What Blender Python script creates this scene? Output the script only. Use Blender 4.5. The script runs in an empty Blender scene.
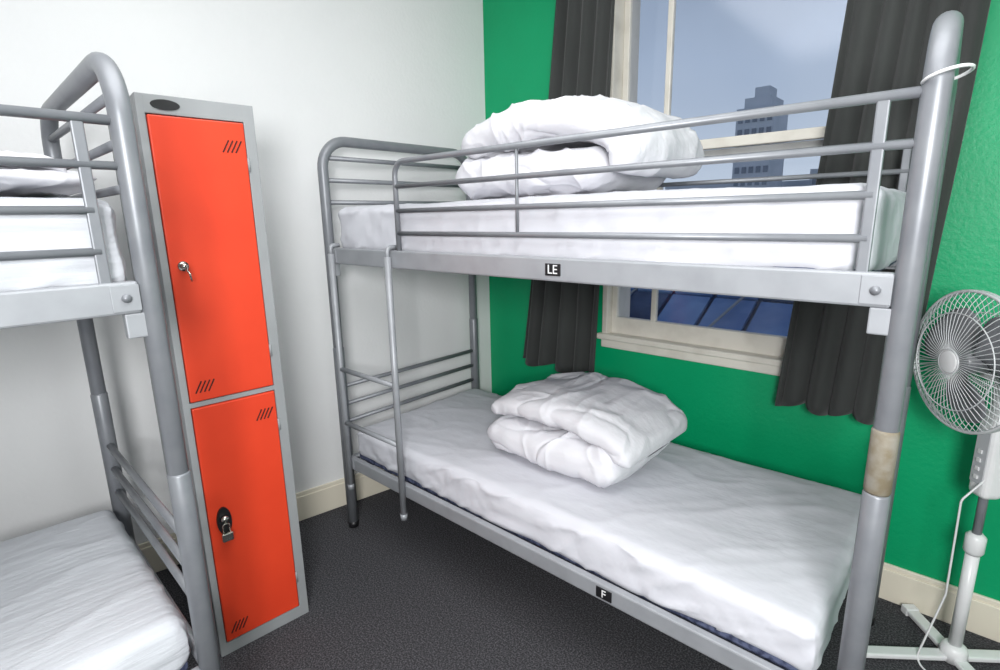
import bpy, bmesh, math, random
from mathutils import Vector, Matrix, noise
random.seed(4)
scene=bpy.context.scene
COL=bpy.context.collection
try:
    scene.view_settings.view_transform='Standard'
    scene.view_settings.look='None'
except Exception: pass

# ------------------------------------------------------------ materials
def s2l(c):
    return tuple(((x/255)/12.92 if x/255<=.04045 else ((x/255+.055)/1.055)**2.4) for x in c)
def mat(name,rgb,rough=.5,metal=0,spec=.5,bump=None,vary=None,sheen=0,coat=0):
    m=bpy.data.materials.new(name);m.use_nodes=True
    nt=m.node_tree;b=nt.nodes['Principled BSDF']
    col=s2l(rgb)+(1,)
    b.inputs['Base Color'].default_value=col
    b.inputs['Roughness'].default_value=rough
    b.inputs['Metallic'].default_value=metal
    b.inputs['Specular IOR Level'].default_value=spec
    if sheen: b.inputs['Sheen Weight'].default_value=sheen
    if coat: b.inputs['Coat Weight'].default_value=coat
    tc=nt.nodes.new('ShaderNodeTexCoord')
    if vary:
        mp=nt.nodes.new('ShaderNodeMapping');mp.inputs['Scale'].default_value=vary[4] if len(vary)>4 else (1,1,1)
        n=nt.nodes.new('ShaderNodeTexNoise');n.inputs['Scale'].default_value=vary[0];n.inputs['Detail'].default_value=6
        r=nt.nodes.new('ShaderNodeValToRGB')
        r.color_ramp.elements[0].position=vary[2];r.color_ramp.elements[1].position=vary[3]
        r.color_ramp.elements[0].color=col;r.color_ramp.elements[1].color=s2l(vary[1])+(1,)
        nt.links.new(tc.outputs['Object'],mp.inputs[0]);nt.links.new(mp.outputs[0],n.inputs['Vector'])
        nt.links.new(n.outputs['Fac'],r.inputs[0]);nt.links.new(r.outputs[0],b.inputs['Base Color'])
    if bump:
        prev=None
        for (sc,st,dist,scale3) in bump:
            mp=nt.nodes.new('ShaderNodeMapping');mp.inputs['Scale'].default_value=scale3
            n=nt.nodes.new('ShaderNodeTexNoise');n.inputs['Scale'].default_value=sc;n.inputs['Detail'].default_value=4
            bu=nt.nodes.new('ShaderNodeBump');bu.inputs['Strength'].default_value=st;bu.inputs['Distance'].default_value=dist
            nt.links.new(tc.outputs['Object'],mp.inputs[0]);nt.links.new(mp.outputs[0],n.inputs['Vector'])
            nt.links.new(n.outputs['Fac'],bu.inputs['Height'])
            if prev: nt.links.new(prev.outputs[0],bu.inputs['Normal'])
            prev=bu
        nt.links.new(prev.outputs[0],b.inputs['Normal'])
    return m
M={}
M['white']=mat('wall_white_paint',(232,233,233),.6,bump=[(60,.25,.004,(1,1,1)),(6,.15,.01,(1,1,1))],vary=(1.5,(226,227,228),.35,.7))
M['green']=mat('wall_green_paint',(0,164,108),.42,spec=.35,bump=[(70,.3,.004,(1,1,1))],vary=(2.2,(0,154,100),.3,.7))
M['cream']=mat('cream_gloss',(226,219,202),.35,bump=[(30,.08,.003,(1,1,1))])
M['winw']=mat('window_paint',(222,218,208),.4,vary=(9,(202,197,186),.5,.8))
M['ceil']=mat('ceiling_paint',(238,238,238),.8,vary=(2,(232,232,232),.3,.7))
M['carpet']=mat('carpet_dark',(60,60,63),.95,spec=.1,bump=[(420,.9,.006,(1,1,1)),(60,.3,.004,(1,1,1))],vary=(180,(116,115,120),.44,.72))
M['steel']=mat('silver_paint',(134,137,142),.40,metal=.25,spec=.5,bump=[(90,.05,.001,(1,1,1))],vary=(14,(124,127,133),.4,.7))
M['steell']=mat('silver_light',(160,163,168),.42,metal=.2,spec=.5,vary=(12,(150,153,158),.4,.7))
M['chip']=mat('worn_sleeve',(118,108,88),.6,vary=(30,(138,134,124),.4,.65))
M['black']=mat('black_plastic',(22,22,24),.4,vary=(20,(30,30,33),.4,.6))
M['slat']=mat('slat_metal',(110,112,118),.5,metal=.4,vary=(10,(98,100,106),.4,.6))
M['sheet']=mat('bed_sheet',(206,207,214),.85,spec=.2,bump=[(5,.26,.03,(1,1.6,1)),(16,.09,.008,(1,1,1))])
M['sheetx']=mat('bed_sheet_seersucker',(204,207,213),.85,spec=.2,bump=[(12,.22,.02,(5,.5,5)),(60,.1,.004,(1,1,1))])
M['duvet']=mat('duvet_cotton',(218,218,223),.85,spec=.2,bump=[(8,.32,.03,(1,1.5,1)),(24,.12,.008,(1,1,1))])
M['tick']=mat('mattress_ticking',(46,52,78),.8,vary=(55,(90,98,126),.42,.6))
M['lockg']=mat('locker_grey',(150,153,155),.45,spec=.4,bump=[(200,.08,.001,(1,1,1))],vary=(5,(142,145,147),.35,.7))
M['orange']=mat('locker_orange',(224,68,38),.4,spec=.45,bump=[(120,.1,.001,(1,1,1))],vary=(4,(214,62,34),.35,.7))
M['slot']=mat('vent_shadow',(70,22,14),.8,vary=(10,(60,18,12),.4,.6))
M['chrome']=mat('chrome',(200,198,190),.2,metal=1,vary=(10,(190,188,180),.4,.6))
M['curt']=mat('curtain_fabric',(66,68,67),.9,spec=.15,sheen=.15,bump=[(200,.3,.002,(1,1,.3))],vary=(5,(56,58,57),.35,.7,(1,1,.3)))
M['fanw']=mat('fan_plastic',(228,229,230),.35,vary=(8,(220,221,222),.4,.6))
M['fang']=mat('fan_blade',(120,122,126),.3,vary=(6,(112,114,118),.4,.6))
M['fanp']=mat('fan_panel',(188,190,194),.4,vary=(6,(180,182,186),.4,.6))
M['fanwire']=mat('fan_wire',(205,208,210),.35,metal=.1,vary=(10,(198,200,202),.4,.6))
M['concrete']=mat('outside_concrete',(186,194,204),.8,vary=(.6,(200,206,216),.4,.6))
M['dglass']=mat('outside_windows',(112,122,138),.3,vary=(.5,(134,144,158),.4,.6))
M['slate']=mat('roof_slate',(50,62,92),.6,vary=(2,(84,100,134),.35,.7),bump=[(5,.6,.05,(1,1,1))])
M['skyl']=mat('roof_glazing',(90,122,176),.2,vary=(1.2,(140,170,214),.4,.65))
M['brick']=mat('outside_brick',(150,62,56),.8,vary=(3,(98,56,58),.4,.6))
M['ground']=mat('outside_ground',(60,66,78),.9,vary=(.3,(80,86,98),.4,.6))
def glass():
    m=bpy.data.materials.new('window_glass');m.use_nodes=True;nt=m.node_tree;nt.nodes.clear()
    o=nt.nodes.new('ShaderNodeOutputMaterial');t=nt.nodes.new('ShaderNodeBsdfTransparent');g=nt.nodes.new('ShaderNodeBsdfGlossy');mx=nt.nodes.new('ShaderNodeMixShader')
    g.inputs['Roughness'].default_value=.12;t.inputs[0].default_value=(.92,.93,.95,1);mx.inputs[0].default_value=.03
    nt.links.new(t.outputs[0],mx.inputs[1]);nt.links.new(g.outputs[0],mx.inputs[2]);nt.links.new(mx.outputs[0],o.inputs[0]);return m
M['glass']=glass()

# ------------------------------------------------------------ mesh builder
class MB:
    def __init__(s): s.v=[];s.f=[];s.m=[];s.sm=[];s.mats=[]
    def mi(s,k):
        if k not in s.mats: s.mats.append(k)
        return s.mats.index(k)
    def add(s,vs,fs,k,smooth=False,T=None):
        o=len(s.v);i=s.mi(k)
        for v in vs:
            v=Vector(v)
            s.v.append(T@v if T else v)
        for f in fs: s.f.append([a+o for a in f]);s.m.append(i);s.sm.append(smooth)
    def box(s,c,d,k,bev=0,T=None,seg=2):
        bm=bmesh.new();bmesh.ops.create_cube(bm,size=1)
        for v in bm.verts: v.co=Vector((v.co.x*d[0],v.co.y*d[1],v.co.z*d[2]))
        if bev: bmesh.ops.bevel(bm,geom=bm.edges[:],offset=bev,segments=seg,affect='EDGES',profile=.5)
        for v in bm.verts: v.co+=Vector(c)
        bm.verts.ensure_lookup_table();bm.verts.index_update()
        s.add([v.co.copy() for v in bm.verts],[[v.index for v in f.verts] for f in bm.faces],k,False,T);bm.free()
    def b2(s,x0,x1,y0,y1,z0,z1,k,bev=0,T=None):
        s.box(((x0+x1)/2,(y0+y1)/2,(z0+z1)/2),(abs(x1-x0),abs(y1-y0),abs(z1-z0)),k,bev,T)
    def tube(s,pts,r,k,n=12,cap=True,T=None,closed=False):
        pts=[Vector(p) for p in pts]
        if not isinstance(r,(list,tuple)): r=[r]*len(pts)
        N=len(pts);vs=[];fs=[]
        prev=None
        for i in range(N):
            if closed: t=(pts[(i+1)%N]-pts[i-1]).normalized()
            else: t=(pts[min(i+1,N-1)]-pts[max(i-1,0)]).normalized()
            if prev is None:
                a=Vector((0,0,1)) if abs(t.z)<.9 else Vector((1,0,0))
                nrm=(a-t*a.dot(t)).normalized()
            else: nrm=(prev-t*prev.dot(t)).normalized()
            prev=nrm;b=t.cross(nrm)
            for j in range(n):
                a=2*math.pi*j/n
                vs.append(pts[i]+(nrm*math.cos(a)+b*math.sin(a))*r[i])
        for i in range(N if closed else N-1):
            i2=(i+1)%N
            for j in range(n):
                fs.append([i*n+j,i*n+(j+1)%n,i2*n+(j+1)%n,i2*n+j])
        if cap and not closed:
            fs.append(list(range(n))[::-1]);fs.append([(N-1)*n+j for j in range(n)])
        s.add(vs,fs,k,True,T)
    def obj(s,name,parent=None,autosm=True):
        me=bpy.data.meshes.new(name);me.from_pydata([tuple(v) for v in s.v],[],s.f)
        for k in s.mats: me.materials.append(M[k])
        me.polygons.foreach_set('material_index',s.m);me.polygons.foreach_set('use_smooth',s.sm)
        bm=bmesh.new();bm.from_mesh(me);bmesh.ops.recalc_face_normals(bm,faces=bm.faces[:]);bm.to_mesh(me);bm.free()
        me.update();o=bpy.data.objects.new(name,me);COL.objects.link(o)
        if parent: o.parent=parent
        return o
def fillet(pts,r,n=8):
    pts=[Vector(p) for p in pts];out=[pts[0]]
    for i in range(1,len(pts)-1):
        a=(pts[i-1]-pts[i]).normalized();b=(pts[i+1]-pts[i]).normalized()
        ang=a.angle(b);d=r/math.tan(ang/2)
        p0=pts[i]+a*d;p1=pts[i]+b*d
        c=pts[i]+(a+b).normalized()*(r/math.sin(ang/2))
        for j in range(n+1):
            t=j/n
            u=(p0-c).normalized().slerp((p1-c).normalized(),t)
            out.append(c+u*r)
    out.append(pts[-1]);return out
def empty(name,loc=(0,0,0),rot=0):
    e=bpy.data.objects.new(name,None);e.location=loc;e.rotation_euler=(0,0,rot);e.empty_display_size=.1;COL.objects.link(e);return e

# ------------------------------------------------------------ room
G=2.265;CX=-2.129;SK=.17;ZC=2.75
YB=-2.3;XR=1.9
def lw(y): return CX+SK*(y-G)
b=MB()
WX0,WX1,WZ0,WZ1=-1.36,-.30,.80,2.5
t=.22
b.b2(CX-.3,WX0,G,G+t,0,ZC,'green');b.b2(WX1,XR+.15,G,G+t,0,ZC,'green')
b.b2(WX0,WX1,G,G+t,0,WZ0,'green');b.b2(WX0,WX1,G,G+t,WZ1,ZC,'green')
b.obj('wall_back')
b=MB()
x0,x1=lw(G),lw(YB)
vs=[(x0,G,0),(x1,YB,0),(x1-.15,YB,0),(x0-.15,G,0)]
b.add([(*v[:2],0) for v in vs]+[(*v[:2],ZC) for v in vs],[[0,1,2,3],[4,5,6,7],[0,1,5,4],[1,2,6,5],[2,3,7,6],[3,0,4,7]],'white');b.obj('wall_left')
b=MB();b.b2(XR,XR+.15,YB,G,0,ZC,'white');b.obj('wall_right')
b=MB();b.b2(-3.2,XR+.15,YB-.15,YB,0,ZC,'white');b.obj('wall_front')
b=MB();b.b2(-3.2,XR+.15,YB-.15,G+t,-.1,0,'carpet');b.obj('floor')
b=MB();b.b2(-3.2,XR+.15,YB-.15,G+t,ZC,ZC+.1,'ceil');b.obj('ceiling')
b=MB();b.b2(CX+.02,XR,G-.018,G,0,.125,'cream',.003);b.b2(CX+.02,XR,G-.012,G,.122,.145,'cream',.004);b.obj('baseboard_back')
b=MB()
L=math.hypot(x1-x0,YB-G);T=Matrix.Translation((x0,G,0))@Matrix.Rotation(math.atan2(YB-G,x1-x0),4,'Z')
b.b2(0.0,L,0,.018,0,.125,'cream',.003,T);b.b2(0.0,L,0,.012,.122,.145,'cream',.004,T);b.obj('baseboard_left')

# ------------------------------------------------------------ window
b=MB()
b.b2(WX0,WX0+.03,G-.010,G+t,WZ0,WZ1,'winw',.005)
b.b2(WX1-.05,WX1,G-.010,G+t,WZ0,WZ1,'winw',.005)
b.b2(WX0,WX1,G-.010,G+t,WZ1-.05,WZ1,'winw',.005)
b.b2(WX0-.02,WX1+.02,G-.030,G+t,WZ0+.035,WZ0+.065,'winw',.008)
b.b2(WX0,WX1,G-.016,G+t,WZ0-.005,WZ0+.04,'winw',.006)
def sash(y,z0,z1,bot,top):
    xa,xb=WX0+.03,WX1-.05
    b.b2(xa,xa+.03,y,y+.035,z0,z1,'winw',.004);b.b2(xb-.035,xb,y,y+.035,z0,z1,'winw',.004)
    b.b2(xa+.025,xb-.03,y,y+.035,z0,z0+bot,'winw',.004);b.b2(xa+.025,xb-.03,y,y+.035,z1-top,z1,'winw',.004)
    b.b2(-1.125,-1.10,y+.004,y+.03,z0+bot-.005,z1-top+.005,'winw',.004)
    b.b2(xa+.025,xb-.03,y+.015,y+.019,z0+bot-.005,z1-top+.005,'glass')
sash(G+.03,WZ0+.06,1.735,.085,.04)
sash(G+.07,1.66,WZ1-.05,.035,.05)
b.obj('window_1')

b=MB();b.tube([(-2.0,G-.085,2.62),(.35,G-.085,2.62)],.012,'steel')
for x in (-1.98,.33):
    b.tube([(x,G-.085,2.62),(x,G,2.62)],.008,'steel',8)
b.obj('curtain_rod')
def curtain(name,xt0,xt1,xb0,xb1,zb,folds,seed):
    nu,nv=folds*20,60;vs=[];fs=[]
    for j in range(nv+1):
        tt=j/nv;z=2.604+(zb-2.604)*tt
        for i in range(nu+1):
            u=i/nu
            k=tt**1.1
            x=(xt0+(xt1-xt0)*u)*(1-k)+(xb0+(xb1-xb0)*u)*k
            ph=u*folds*2*math.pi+.9*math.sin(4*u+seed)+1.1*noise.noise(Vector((u*2.5,tt*.9,seed)))
            amp=(.016+.020*tt)*(.75+.5*noise.noise(Vector((u*4,seed,tt))))
            y=G-.087+amp*math.sin(ph)+.004*noise.noise(Vector((u*14,tt*5,seed)))
            x+=.010*math.cos(ph)*tt+.006*noise.noise(Vector((u*5,tt*3,seed+4)))
            zz=z+(.015*math.sin(ph*.5+seed)*tt if j==nv else 0)
            vs.append((x,y,zz))
    for j in range(nv):
        for i in range(nu):
            a=j*(nu+1)+i;fs.append([a,a+1,a+nu+2,a+nu+1])
    m=MB();m.add(vs,fs,'curt',True);o=m.obj(name)
    md=o.modifiers.new('s','SOLIDIFY');md.thickness=.004;return o
curtain('curtain',-1.58,-1.27,-1.82,-1.34,.66,5,1.3)
curtain('curtain.001',-.405,-.06,-.53,-.14,.71,5,4.1)

# ------------------------------------------------------------ bunk bed
LN,WD=1.985,.855
def bunk(name,loc,rot,label,chip=False,rack=0.0):
    e=empty(name,loc,rot)
    R=.0215
    b=MB()
    for x in (0,LN):
        xk=x-(rack if x>0 else 0)
        pts=fillet([(x,0,.02),(x,0,1.76),(xk,WD,1.76),(xk,WD,.02)],.115,10)
        b.tube(pts,R,'steel',18)
        for xx,y in ((x,0),(xk,WD)):
            b.tube([(xx,y,0),(xx,y,.03)],R+.003,'black',16)
            if chip and x>0 and y==0:
                b.tube([(xx,y,.885),(xx,y,.89),(xx,y,1.015),(xx,y,1.02)],[R,R+.002,R+.002,R],'chip',18)
            b.tube([(xx,y,.03),(xx,y,.88),(xx,y,.885)],[R+.0025,R+.0025,R],'steel',18)
        for z in (1.69,1.60,1.51,.70,.615,.53):
            b.tube([(x,0,z),(xk,WD,z)],.010,'steel',10)
        for z in (1.29,.343): b.tube([(x,0,z),(xk,WD,z)],.014,'steel',10)
    b.obj('end_frames',e)
    b=MB()
    for z,h in ((1.29,.066),(.343,.055)):
        for y in (0,WD):
            LE=LN-(rack if y else 0)
            b.b2(.02,LE-.02,y-.013,y+.013,z-h/2,z+h/2,'steell',.005)
            sgn=1 if y==0 else -1
            b.b2(.02,LE-.02,y+sgn*.01,y+sgn*.045,z-h/2,z-h/2+.006,'steell')
            for x in (.045,LE-.045):
                b.box((x,y-.0145*sgn,z),(.05,.003,h-.012),'steell',.001)
                b.tube([(x,y-.015*sgn,z),(x,y-.021*sgn,z)],.009,'steel',10)
        for i in range(14):
            x=.1+i*(LN-.25)/13
            b.b2(x-.02,x+.02,.01,WD-.01,z-.012,z-.006,'slat')
    for x in (.03,LN-.03):
        b.b2(x-.022,x+.022,-.012,.012,1.205,1.257,'steell',.003)
    b.obj('side_rails',e)
    b=MB();r=.0098
    for y in (0,WD):
        LE=LN-(rack if y else 0)
        xl=.48 if y==0 else .0
        zt=1.635
        if y==0:
            b.tube(fillet([(xl,y,1.315),(xl,y,zt),(LE-.0,y,zt)],.05,6),r,'steel',10)
        else: b.tube([(0,y,zt),(LE,y,zt)],r,'steel',10)
        for z in (1.55,1.465,1.385):
            b.tube([(xl,y,z),(LE-.07 if z<1.5 else LE,y,z)],r*.85,'steel',10)
        b.b2(LE-.083,LE-.062,y-.006,y+.006,1.315,1.64,'steel',.003)
        b.tube([(1.05,y,1.385),(1.05,y,zt)],.005,'steel',8)
        if y>0: b.tube([(.48,y,1.315),(.48,y,zt)],r*.9,'steel',8)
    b.obj('guard_rails',e)
    b=MB()
    for x in (.055,.445):
        b.tube([(x,-.029,1.30),(x,-.029,.24)],.0132,'steell',12)
        b.tube(fillet([(x,-.029,1.28),(x,-.029,1.334),(x,.012,1.334)],.016,5),.009,'steell',8)
        b.tube([(x,-.029,.225),(x,-.029,.25)],.015,'steell',10)
    for z in (.80,.55): b.tube([(.055,-.029,z),(.445,-.029,z)],.0105,'steell',10)
    b.obj('ladder',e)
    for (tx,x,z) in label:
        b=MB();b.b2(x-.026,x+.026,-.016,-.012,z-.017,z+.017,'black',.001);b.obj('number_plate_'+tx,e)
        cu=bpy.data.curves.new('lt','FONT');cu.body=tx;cu.size=.036;cu.extrude=.0006;cu.align_x='CENTER';cu.align_y='CENTER'
        o=bpy.data.objects.new('number_plate_text_'+tx,cu);o.location=(x,-.0168,z);o.rotation_euler=(math.pi/2,0,0);o.parent=e;cu.materials.append(M['fanw']);COL.objects.link(o)
    return e
B1=(-2.08,1.222,0);th2=math.pi/2-.03
B2=(-1.296-LN*math.cos(th2),.332-LN*math.sin(th2),0)
e1=bunk('bunk_bed',B1,0,[('LE',1.19,1.29),('F',1.38,.343)],True,.042)
b=MB()
b.tube([(LN+.012+.032*math.cos(a),-.004+.032*math.sin(a),1.655+.008*math.sin(a+2)) for a in [2*math.pi*i/32 for i in range(32)]],.003,'fanw',6,closed=True)
b.obj('wire_loop',e1)
e2=bunk('bunk_bed.001',B2,th2,[])
T1=Matrix.Translation(B1);T2=Matrix.Translation(B2)@Matrix.Rotation(th2,4,'Z')

# ------------------------------------------------------------ soft goods
def axis(h,r,ng,nr):
    pts=[-h+ r*(1-math.cos(math.pi/2*i/nr)) for i in range(nr)] 
    n=ng
    inner=[-h+r+(2*(h-r))*i/n for i in range(n+1)]
    return pts+inner+[-p for p in pts[::-1]]
def rbox(h,r,ns,nr=5):
    ax=[axis(h[i],r,ns[i],nr) for i in range(3)]
    key={};vs=[];fs=[]
    def vid(i,j,k):
        kk=(i,j,k)
        if kk not in key:
            p=Vector((ax[0][i],ax[1][j],ax[2][k]))
            q=Vector([max(-h[a]+r,min(h[a]-r,p[a])) for a in range(3)])
            d=p-q
            if d.length>1e-9:
                dd=Vector([math.tan(min(1,max(-1,c/r))*math.pi/4) for c in d]).normalized()
                p=q+dd*r
            key[kk]=len(vs);vs.append(p)
        return key[kk]
    nx,ny,nz=[len(a)-1 for a in ax]
    for i in range(nx):
        for j in range(ny):
            for k,fl in ((0,0),(nz,1)):
                f=[vid(i,j,k),vid(i+1,j,k),vid(i+1,j+1,k),vid(i,j+1,k)];fs.append(f if fl else f[::-1])
    for i in range(nx):
        for k in range(nz):
            for j,fl in ((0,1),(ny,0)):
                f=[vid(i,j,k),vid(i+1,j,k),vid(i+1,j,k+1),vid(i,j,k+1)];fs.append(f if fl else f[::-1])
    for j in range(ny):
        for k in range(nz):
            for i,fl in ((0,0),(nx,1)):
                f=[vid(i,j,k),vid(i,j+1,k),vid(i,j+1,k+1),vid(i,j,k+1)];fs.append(f if fl else f[::-1])
    return vs,fs
def crease(p,pw=5): return max(0,1-abs(noise.noise(p))*2.2)**pw
def mattress(name,T,z0,z1,sheet,seed,puff=0.0,short=0.0):
    b=MB()
    hx,hy=(LN-.055-short)/2,(WD-.06)/2
    cx,cy=LN/2-short/2,WD/2
    b.b2(cx-hx+.008,cx+hx-.008,cy-hy+.006,cy+hy-.006,z0,z0+.06,'tick',.012,T)
    zb=z0+.004
    hz=(z1-zb)/2
    vs,fs=rbox((hx,hy,hz),.035,(150,60,5),5)
    out=[]
    for v in vs:
        p=v.copy()
        side=abs(v.z)<hz*.95
        q=Vector((v.x*2,v.y*2,v.z*2+seed))
        if v.z>hz*.5:
            p.z+=.007*noise.noise(q*1.2)
            wv=.5*noise.noise(Vector((v.x*2,v.y*2,seed+3)))
            p.z+=.0042*crease(Vector((v.x*2.2+v.y*1.5+wv,v.y*4.5-v.x*1.0+wv,seed)),4)+.0022*crease(Vector((v.x*5-v.y*3,v.y*7+wv*3,seed+9)),4)
            p.z+=puff*(1-(v.x/hx)**4)*(1-(v.y/hy)**4)
        if side or v.z<0:
            w=.007*noise.noise(Vector((v.x*6+v.z*5,v.y*6+v.z*5,v.z*3+seed)))+.009*crease(Vector((v.x*7-v.z*14,v.y*7+v.z*8,v.z*5+seed)),3)
            if abs(v.y)>hy*.97: p.y+=math.copysign(w,v.y)
            if abs(v.x)>hx*.985: p.x+=math.copysign(w*.6,v.x)
        if v.z<-hz*.4: p.z+=.022*noise.noise(Vector((v.x*3,v.y*3,seed)))
        out.append(p+Vector((cx,cy,zb+hz)))
    b.add(out,fs,sheet,True,T)
    return b.obj(name)
mattress('mattress',T1,1.292,1.488,'sheet',1.,.006,.04)
mattress('mattress.001',T1,.345,.495,'sheet',5.,.006,.04)
mattress('mattress.002',T2,1.292,1.488,'sheetx',9.,.01)
mattress('mattress.003',T2,.345,.495,'sheetx',13.,.02)

def slab(b,path,w,th,T,seed,mk='duvet',ns=150,na=120,amp=1.,yo=0.,ex=.42,taper=.06):
    """thick puffy quilt layer swept along a centre line in the local XZ plane"""
    P=[Vector((p[0],0,p[1])) for p in path]
    pts=[]
    for i in range(len(P)-1):
        p0=P[max(i-1,0)];p1=P[i];p2=P[i+1];p3=P[min(i+2,len(P)-1)]
        for j in range(20):
            t=j/20
            pts.append(.5*((2*p1)+(-p0+p2)*t+(2*p0-5*p1+4*p2-p3)*t*t+(-p0+3*p1-3*p2+p3)*t**3))
    pts.append(P[-1])
    d=[0]
    for i in range(1,len(pts)): d.append(d[-1]+(pts[i]-pts[i-1]).length)
    tot=d[-1]
    def at(s):
        s=max(0,min(tot,s))
        for i in range(1,len(d)):
            if d[i]>=s:
                t=(s-d[i-1])/max(1e-9,d[i]-d[i-1]);return pts[i-1].lerp(pts[i],t)
        return pts[-1]
    vs=[];fs=[]
    re=th*.5;ne=12
    S=[re*(1-math.cos(math.pi/2*i/ne)) for i in range(ne)]
    S=S+[re+(tot-2*re)*i/(ns-2*ne) for i in range(ns-2*ne+1)]+[tot-x for x in S[::-1]]
    ns=len(S)-1
    for i,s in enumerate(S):
        c=at(s);tg=(at(s+.015)-at(s-.015)).normalized();n=Vector((-tg.z,0,tg.x))
        e=min(s,tot-s)
        k=math.sqrt(max(0,1-(1-min(1,e/re))**2)) if e<re else 1
        k=max(k,.02)
        ends=min(1,e/(taper+1e-6));ends=.85+.15*ends
        wy=w*.5-(1-k)*re*.7 + .022*noise.noise(Vector((s*4,seed,0)))
        off=yo+.015*noise.noise(Vector((seed,s*3,1)))
        for j in range(na):
            a=2*math.pi*j/na
            ca,sa=math.cos(a),math.sin(a)
            yy=math.copysign(abs(ca)**ex,ca)*wy+off
            zz=math.copysign(abs(sa)**.8,sa)*th*.5*k*ends
            p=c+n*zz;p.y=yy
            q=Vector((p.x,p.y,p.z))
            nd=(n*sa+Vector((0,ca*.8,0)))
            W=Vector((noise.noise(q*4+Vector((seed,3,1))),noise.noise(q*4+Vector((7,seed,2))),noise.noise(q*4+Vector((5,1,seed)))))
            q2=q+W*.08
            dsp=.018*noise.noise(q*4.5+Vector((seed,0,0)))+.006*noise.noise(q*11+Vector((0,seed,0)))
            dsp+=.012*crease(Vector((q2.x*4+seed,q2.y*6+q2.x*2,q2.z*4)),4)*k
            dsp+=.006*crease(Vector((q2.x*8+q2.y*6,q2.y*6-seed,q2.z*8)),4)*k
            dsp-=.008*crease(Vector((q2.x*5-q2.y*5+4,q2.y*6+seed,q2.z*6)),5)*k
            dsp-=.004
            vs.append(p+nd*dsp*amp*(.3+.7*k))
    for i in range(ns):
        for j in range(na):
            a=i*na+j;a2=i*na+(j+1)%na
            fs.append([a,a2,a2+na,a+na])
    c0=len(vs);vs.append(sum((Vector(v) for v in vs[:na]),Vector())/na);vs.append(sum((Vector(v) for v in vs[ns*na:ns*na+na]),Vector())/na)
    for j in range(na):
        fs.append([c0,(j+1)%na,j]);fs.append([c0+1,ns*na+j,ns*na+(j+1)%na])
    b.add(vs,fs,mk,True,T)
# upper bunk: bundled duvet, top layer curls over on the right
Tu=Matrix.Translation((-1.57,1.70,1.508))
b=MB()
slab(b,[(.01,.075),(.2,.078),(.4,.075),(.68,.07)],.52,.155,Tu,2.)
slab(b,[(.05,.175),(.16,.215),(.36,.245),(.56,.228),(.69,.18),(.735,.115),(.70,.06)],.53,.145,Tu,5.,yo=.01)
b.obj('duvet')
# lower bunk: folded duvet, fuller lower layer with thinner layer on top
Tl=Matrix.Translation((-1.40,1.665,.512))@Matrix.Rotation(-.03,4,'Z')
b=MB()
slab(b,[(.0,.078),(.2,.08),(.4,.08),(.60,.072)],.48,.155,Tl,7.)
slab(b,[(.005,.165),(.12,.20),(.30,.215),(.46,.20),(.57,.165),(.635,.11)],.49,.11,Tl,11.,yo=.035,amp=.9)
b.obj('duvet.001')
b=MB()
Tb=T2@Matrix.Translation((1.30,.42,1.502))
slab(b,[(0,.03),(.2,.03),(.45,.03),(.645,.028)],.72,.05,Tb,11.,amp=.8)
slab(b,[(0,.07),(.2,.075),(.40,.07),(.56,.06),(.60,.035)],.66,.045,Tb,21.,amp=.9)
b.obj('duvet.002')

# ------------------------------------------------------------ locker
la=.084
eL=empty('locker',(-1.733,.482,0),-la)
b=MB();W=.305;D=.457;H=1.78
b.b2(-D,-.022,.0,W,.0,H,'lockg',.003)
b.b2(-.024,0,0,.02,0,H,'lockg',.002);b.b2(-.024,0,W-.032,W,0,H,'lockg',.002)
b.b2(-.024,0,.018,W-.03,H-.05,H,'lockg',.002);b.b2(-.024,0,.018,W-.03,0,.045,'lockg',.002)
b.b2(-.024,0,.018,W-.03,.884,.900,'lockg',.002)
b.obj('body',eL)
def door(nm,z0,z1):
    b=MB();y0,y1=.022,W-.034
    b.b2(-.018,.004,y0,y1,z0,z1,'orange',.004)
    for (yc,zc) in ((y1-.04,z1-.07),(y0+.045,z0+.045)):
        for i in range(4):
            T=Matrix.Translation((.0045,yc+(i-1.5)*.012,zc))@Matrix.Rotation(-.5,4,'X')
            b.box((0,0,0),(.002,.004,.04),'slot',0,T)
    for z in (z0+.12,z1-.12): b.tube([(.002,y1+.003,z-.02),(.002,y1+.003,z+.02)],.004,'lockg',8)
    b.obj(nm,eL)
door('door_upper',.902,1.727);door('door_lower',.048,.882)
b=MB()
vs=[(0.002,.07+.036*math.cos(a),H-.025+.014*math.sin(a)) for a in [2*math.pi*i/24 for i in range(24)]]
b.add(vs+[(v[0]-.002,v[1],v[2]) for v in vs],[list(range(24))]+[[i,(i+1)%24,24+(i+1)%24,24+i] for i in range(24)],'black')
b.tube([(.003,.055,1.315),(.012,.055,1.315)],.014,'chrome',16);b.tube([(.012,.055,1.315),(.032,.055,1.315)],.009,'chrome',14)
b.box((.042,.055,1.31),(.022,.004,.020),'chrome',.002);b.tube([(.03,.055,1.31),(.04,.062,1.295),(.036,.066,1.272)],.003,'chrome',6)
vs=[(0.012,.065+.022*math.cos(a),.49+.048*math.sin(a)) for a in [2*math.pi*i/24 for i in range(24)]]
b.add(vs+[(.003,v[1],v[2]) for v in vs],[list(range(24))]+[[i,(i+1)%24,24+(i+1)%24,24+i] for i in range(24)],'black')
b.tube([(.012,.065,.50),(.028,.065,.50)],.012,'chrome',14)
b.tube(fillet([(.022,.055,.455),(.022,.055,.485),(.022,.075,.485),(.022,.075,.455)],.009,4),.0028,'chrome',8)
b.box((.024,.065,.440),(.014,.034,.030),'chrome',.004)
b.obj('locks',eL)

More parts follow.
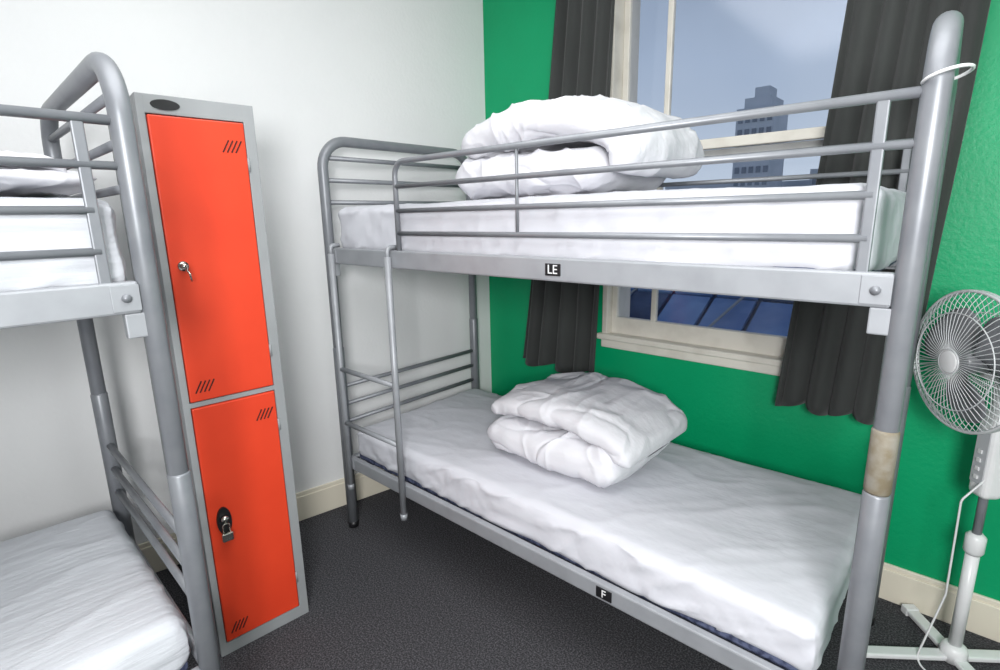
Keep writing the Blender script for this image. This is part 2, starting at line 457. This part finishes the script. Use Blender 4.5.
# ------------------------------------------------------------ pedestal fan
px,py=.100,2.058
eF=empty('pedestal_fan',(px,py,0))
b=MB()
for k in range(4):
    a=math.radians(38+90*k)
    d=Vector((math.cos(a),math.sin(a),0));T=Matrix.Rotation(a,4,'Z')
    L=.32 if k in (2,3) else .27
    if d.y>0: L=min(L,(G-.035-py)/d.y)
    b.b2(0,L,-.02,.02,.008,.026,'fanw',.005,T)
    b.b2(L-.03,L+.002,-.022,.022,0,.03,'fanw',.004,T)
b.tube([(0,0,.008),(0,0,.05),(0,0,.06)],[.04,.035,.024],'fanw',20)
b.tube([(0,0,.05),(0,0,.40)],.018,'fanw',18)
b.tube([(0,0,.39),(0,0,.40),(0,0,.45),(0,0,.46)],[.02,.026,.026,.017],'fanw',18)
b.tube([(0,0,.44),(0,0,.70)],.012,'steel',14)
b.obj('stand',eF)
nh=Vector((-.777,-.629,0))
RH=Matrix.Rotation(math.atan2(nh.y,nh.x),4,'Z')
TH=Matrix.Translation((0,0,1.008))@RH
b=MB()
b.box((.0,0,.72),(.062,.066,.27),'fanw',.018,RH,4)
b.b2(.031,.034,-.022,.022,.63,.80,'fanp',.001,RH)
for i in range(4): b.box((.036,0,.65+i*.027),(.004,.014,.012),'fanw',.001,RH)
b.tube([(0,0,.84),(0,0,.90)],[.026,.022],'fanw',16)
b.box((0,0,.935),(.04,.045,.10),'fanw',.012,RH,3)
prof=[(-.085,.0),(-.083,.025),(-.075,.045),(-.055,.055),(0.0,.06),(.05,.058),(.062,.05)]
vs=[];fs=[];n=28
for (x,r) in prof:
    for j in range(n):
        a=2*math.pi*j/n;vs.append((x,r*math.cos(a)+0,r*math.sin(a)))
for i in range(len(prof)-1):
    for j in range(n): fs.append([i*n+j,i*n+(j+1)%n,(i+1)*n+(j+1)%n,(i+1)*n+j])
fs.append([(len(prof)-1)*n+j for j in range(n)])
b.add(vs,fs,'fanw',True,TH)
b.tube([(-.03,0,.055),(-.03,0,.085)],.008,'fanw',10,T=TH)
b.obj('motor_head',eF)
b=MB();Rr=.202
def ring(x,r,w,n=56): b.tube([(x,r*math.cos(2*math.pi*i/n),r*math.sin(2*math.pi*i/n)) for i in range(n)],w,'fanwire',6,closed=True,T=TH)
ring(.125,Rr,.005);ring(.112,Rr,.004);ring(.160,.14,.0018);ring(.170,.035,.003);ring(.078,.14,.0018);ring(.065,.07,.002)
nw=60
for i in range(nw):
    a=2*math.pi*i/nw;ca,sa=math.cos(a),math.sin(a)
    fr=[(.170,.03),(.170,.08),(.162,.13),(.148,.17),(.125,Rr)]
    bk=[(.065,.055),(.065,.08),(.076,.13),(.092,.17),(.112,Rr)]
    for pr in (fr,bk):
        b.tube([(x,r*ca,r*sa) for x,r in pr],.0012,'fanwire',4,cap=False,T=TH)
b.tube([(.166,0,0),(.172,0,0),(.174,0,0)],[.033,.033,.028],'fanw',24,T=TH)
b.obj('guard_cage',eF)
b=MB()
b.tube([(.075,0,0),(.135,0,0),(.145,0,0)],[.036,.034,.02],'fang',20,T=TH)
for k in range(3):
    a0=math.pi*2/3*k+.3;vs=[];fs=[];nr,na=10,8
    for i in range(nr+1):
        r=.03+.145*i/nr;hw=.30+.50*math.sin(math.pi*min(1,(i/nr)*.75+.12))
        if i==nr: hw*=.75
        for j in range(na+1):
            s=(j/na-.5)*2;a=a0+s*hw+.25*i/nr
            vs.append((.105+.022*s*(.6+.4*(1-i/nr)),r*math.cos(a),r*math.sin(a)))
    for i in range(nr):
        for j in range(na):
            q=i*(na+1)+j;fs.append([q,q+1,q+na+2,q+na+1])
    b.add(vs,fs,'fang',True,TH)
o=b.obj('blades',eF);md=o.modifiers.new('s','SOLIDIFY');md.thickness=.002
b=MB()
b.tube(fillet([(.0,-.03,.66),(-.05,-.06,.58),(-.045,-.05,.25),(-.09,-.09,.006),(-.02,-.16,.006),(.16,-.13,.006)],.03,5),.003,'fanw',8)
b.obj('power_cord',eF)

# ------------------------------------------------------------ outside
b=MB()
ty=30
b.b2(-10.4,-8.6,ty,ty+2.5,-12,6.6,'concrete');b.b2(-10.1,-8.8,ty+.2,ty+2.2,6.6,7.1,'concrete');b.b2(-9.7,-9.0,ty+.4,ty+1.6,7.1,7.6,'concrete')
for i in range(22):
    z=6.2-i*.62
    for j in range(5):
        x=-10.28+j*.35;b.b2(x,x+.22,ty-.04,ty+.01,z-.32,z,'dglass')
b.obj('high_rise_building')
b=MB()
for (xa,xb,y,zt) in ((-16,-11.6,34,3.2),(-11.2,-7.6,36,3.2),(-7.4,-4.5,33,3.6),(-4.2,1,34,2.6),(-24,-16.4,34,2.8)):
    b.b2(xa,xb,y,y+4,-12,zt,'concrete')
    for i in range(8):
        for j in range(int((xb-xa)/.6)):
            x=xa+.15+j*.6;z=zt-.4-i*.8;b.b2(x,x+.3,y-.04,y+.02,z-.4,z,'dglass')
b.obj('distant_city_blocks')
b=MB()
vs=[(-9,4.6,-1.2),(3,4.6,-1.2),(3,8,.75),(-9,8,.75),(-9,11,-1.2),(3,11,-1.2)]
b.add(vs,[[0,1,2,3],[3,2,5,4]],'slate')
b.b2(-9,3,4.7,10.8,-12,-1.25,'brick')
TR=Matrix.Translation((0,6.3,-.225))@Matrix.Rotation(math.atan2(1.95,3.4),4,'X')
for i in range(20):
    for j in range(5):
        x=-8.7+i*.58;b.box((x,-1.35+j*.68,.04),(.52,.62,.05),'skyl' if (i*3+j)%5 else 'slate',0,TR)
for i in range(8):
    b.tube([TR@Vector((-9+i*1.5,-1.6,.12)),TR@Vector((-8.0+i*1.5,1.7,.12))],.018,'steell',6)
b.obj('neighbouring_rooftop')
b=MB();b.b2(-60,60,2.8,90,-12.2,-12,'ground');b.obj('street_ground')

w=bpy.data.worlds.new('sky');scene.world=w;w.use_nodes=True;nt=w.node_tree
bg=nt.nodes['Background'];tc=nt.nodes.new('ShaderNodeTexCoord');sx=nt.nodes.new('ShaderNodeSeparateXYZ')
rp=nt.nodes.new('ShaderNodeValToRGB');nz=nt.nodes.new('ShaderNodeTexNoise');nz.inputs['Scale'].default_value=3;nz.inputs['Detail'].default_value=4
ma=nt.nodes.new('ShaderNodeMath');ma.operation='MULTIPLY_ADD';ma.inputs[1].default_value=.22
nt.links.new(tc.outputs['Generated'],sx.inputs[0]);nt.links.new(tc.outputs['Generated'],nz.inputs['Vector'])
nt.links.new(nz.outputs['Fac'],ma.inputs[0]);nt.links.new(sx.outputs['Z'],ma.inputs[2]);nt.links.new(ma.outputs[0],rp.inputs[0])
e=rp.color_ramp.elements
e[0].position=.14;e[0].color=s2l((198,210,224))+(1,);e[1].position=.66;e[1].color=s2l((94,108,130))+(1,)
x=rp.color_ramp.elements.new(.38);x.color=s2l((164,180,202))+(1,)
nt.links.new(rp.outputs[0],bg.inputs[0]);bg.inputs[1].default_value=1.15

# ------------------------------------------------------------ lights
def area(name,loc,target,size,power,col=(1,1,1)):
    l=bpy.data.lights.new(name,'AREA');l.size=size;l.energy=power;l.color=col
    o=bpy.data.objects.new(name,l);o.location=loc
    o.rotation_euler=(Vector(target)-Vector(loc)).to_track_quat('-Z','Y').to_euler();COL.objects.link(o)
area('ceiling_lamp',(-.5,.3,2.70),(-.5,.3,0),1.8,42,(1,1,1))
area('flash_lamp',(.58,-.68,1.68),(-.9,1.5,.8),.6,68,(1,1,1))

# ------------------------------------------------------------ camera
f,pitch,yaw,roll,h=531.415,.219,.736,-.019,1.438
s,c=math.sin(yaw),math.cos(yaw);sp,cp=math.sin(pitch),math.cos(pitch);sr,cr=math.sin(roll),math.cos(roll)
r0=Vector((c,s,0));fw=Vector((-s*cp,c*cp,-sp));u0=Vector((-s*sp,c*sp,cp))
r=r0*cr+u0*sr;u=-r0*sr+u0*cr
cd=bpy.data.cameras.new('camera');cd.sensor_width=36;cd.lens=f*36/1000;cd.clip_start=.02
co=bpy.data.objects.new('camera',cd);COL.objects.link(co)
co.matrix_world=Matrix(((r.x,u.x,-fw.x,0),(r.y,u.y,-fw.y,0),(r.z,u.z,-fw.z,h),(0,0,0,1)))
scene.camera=co
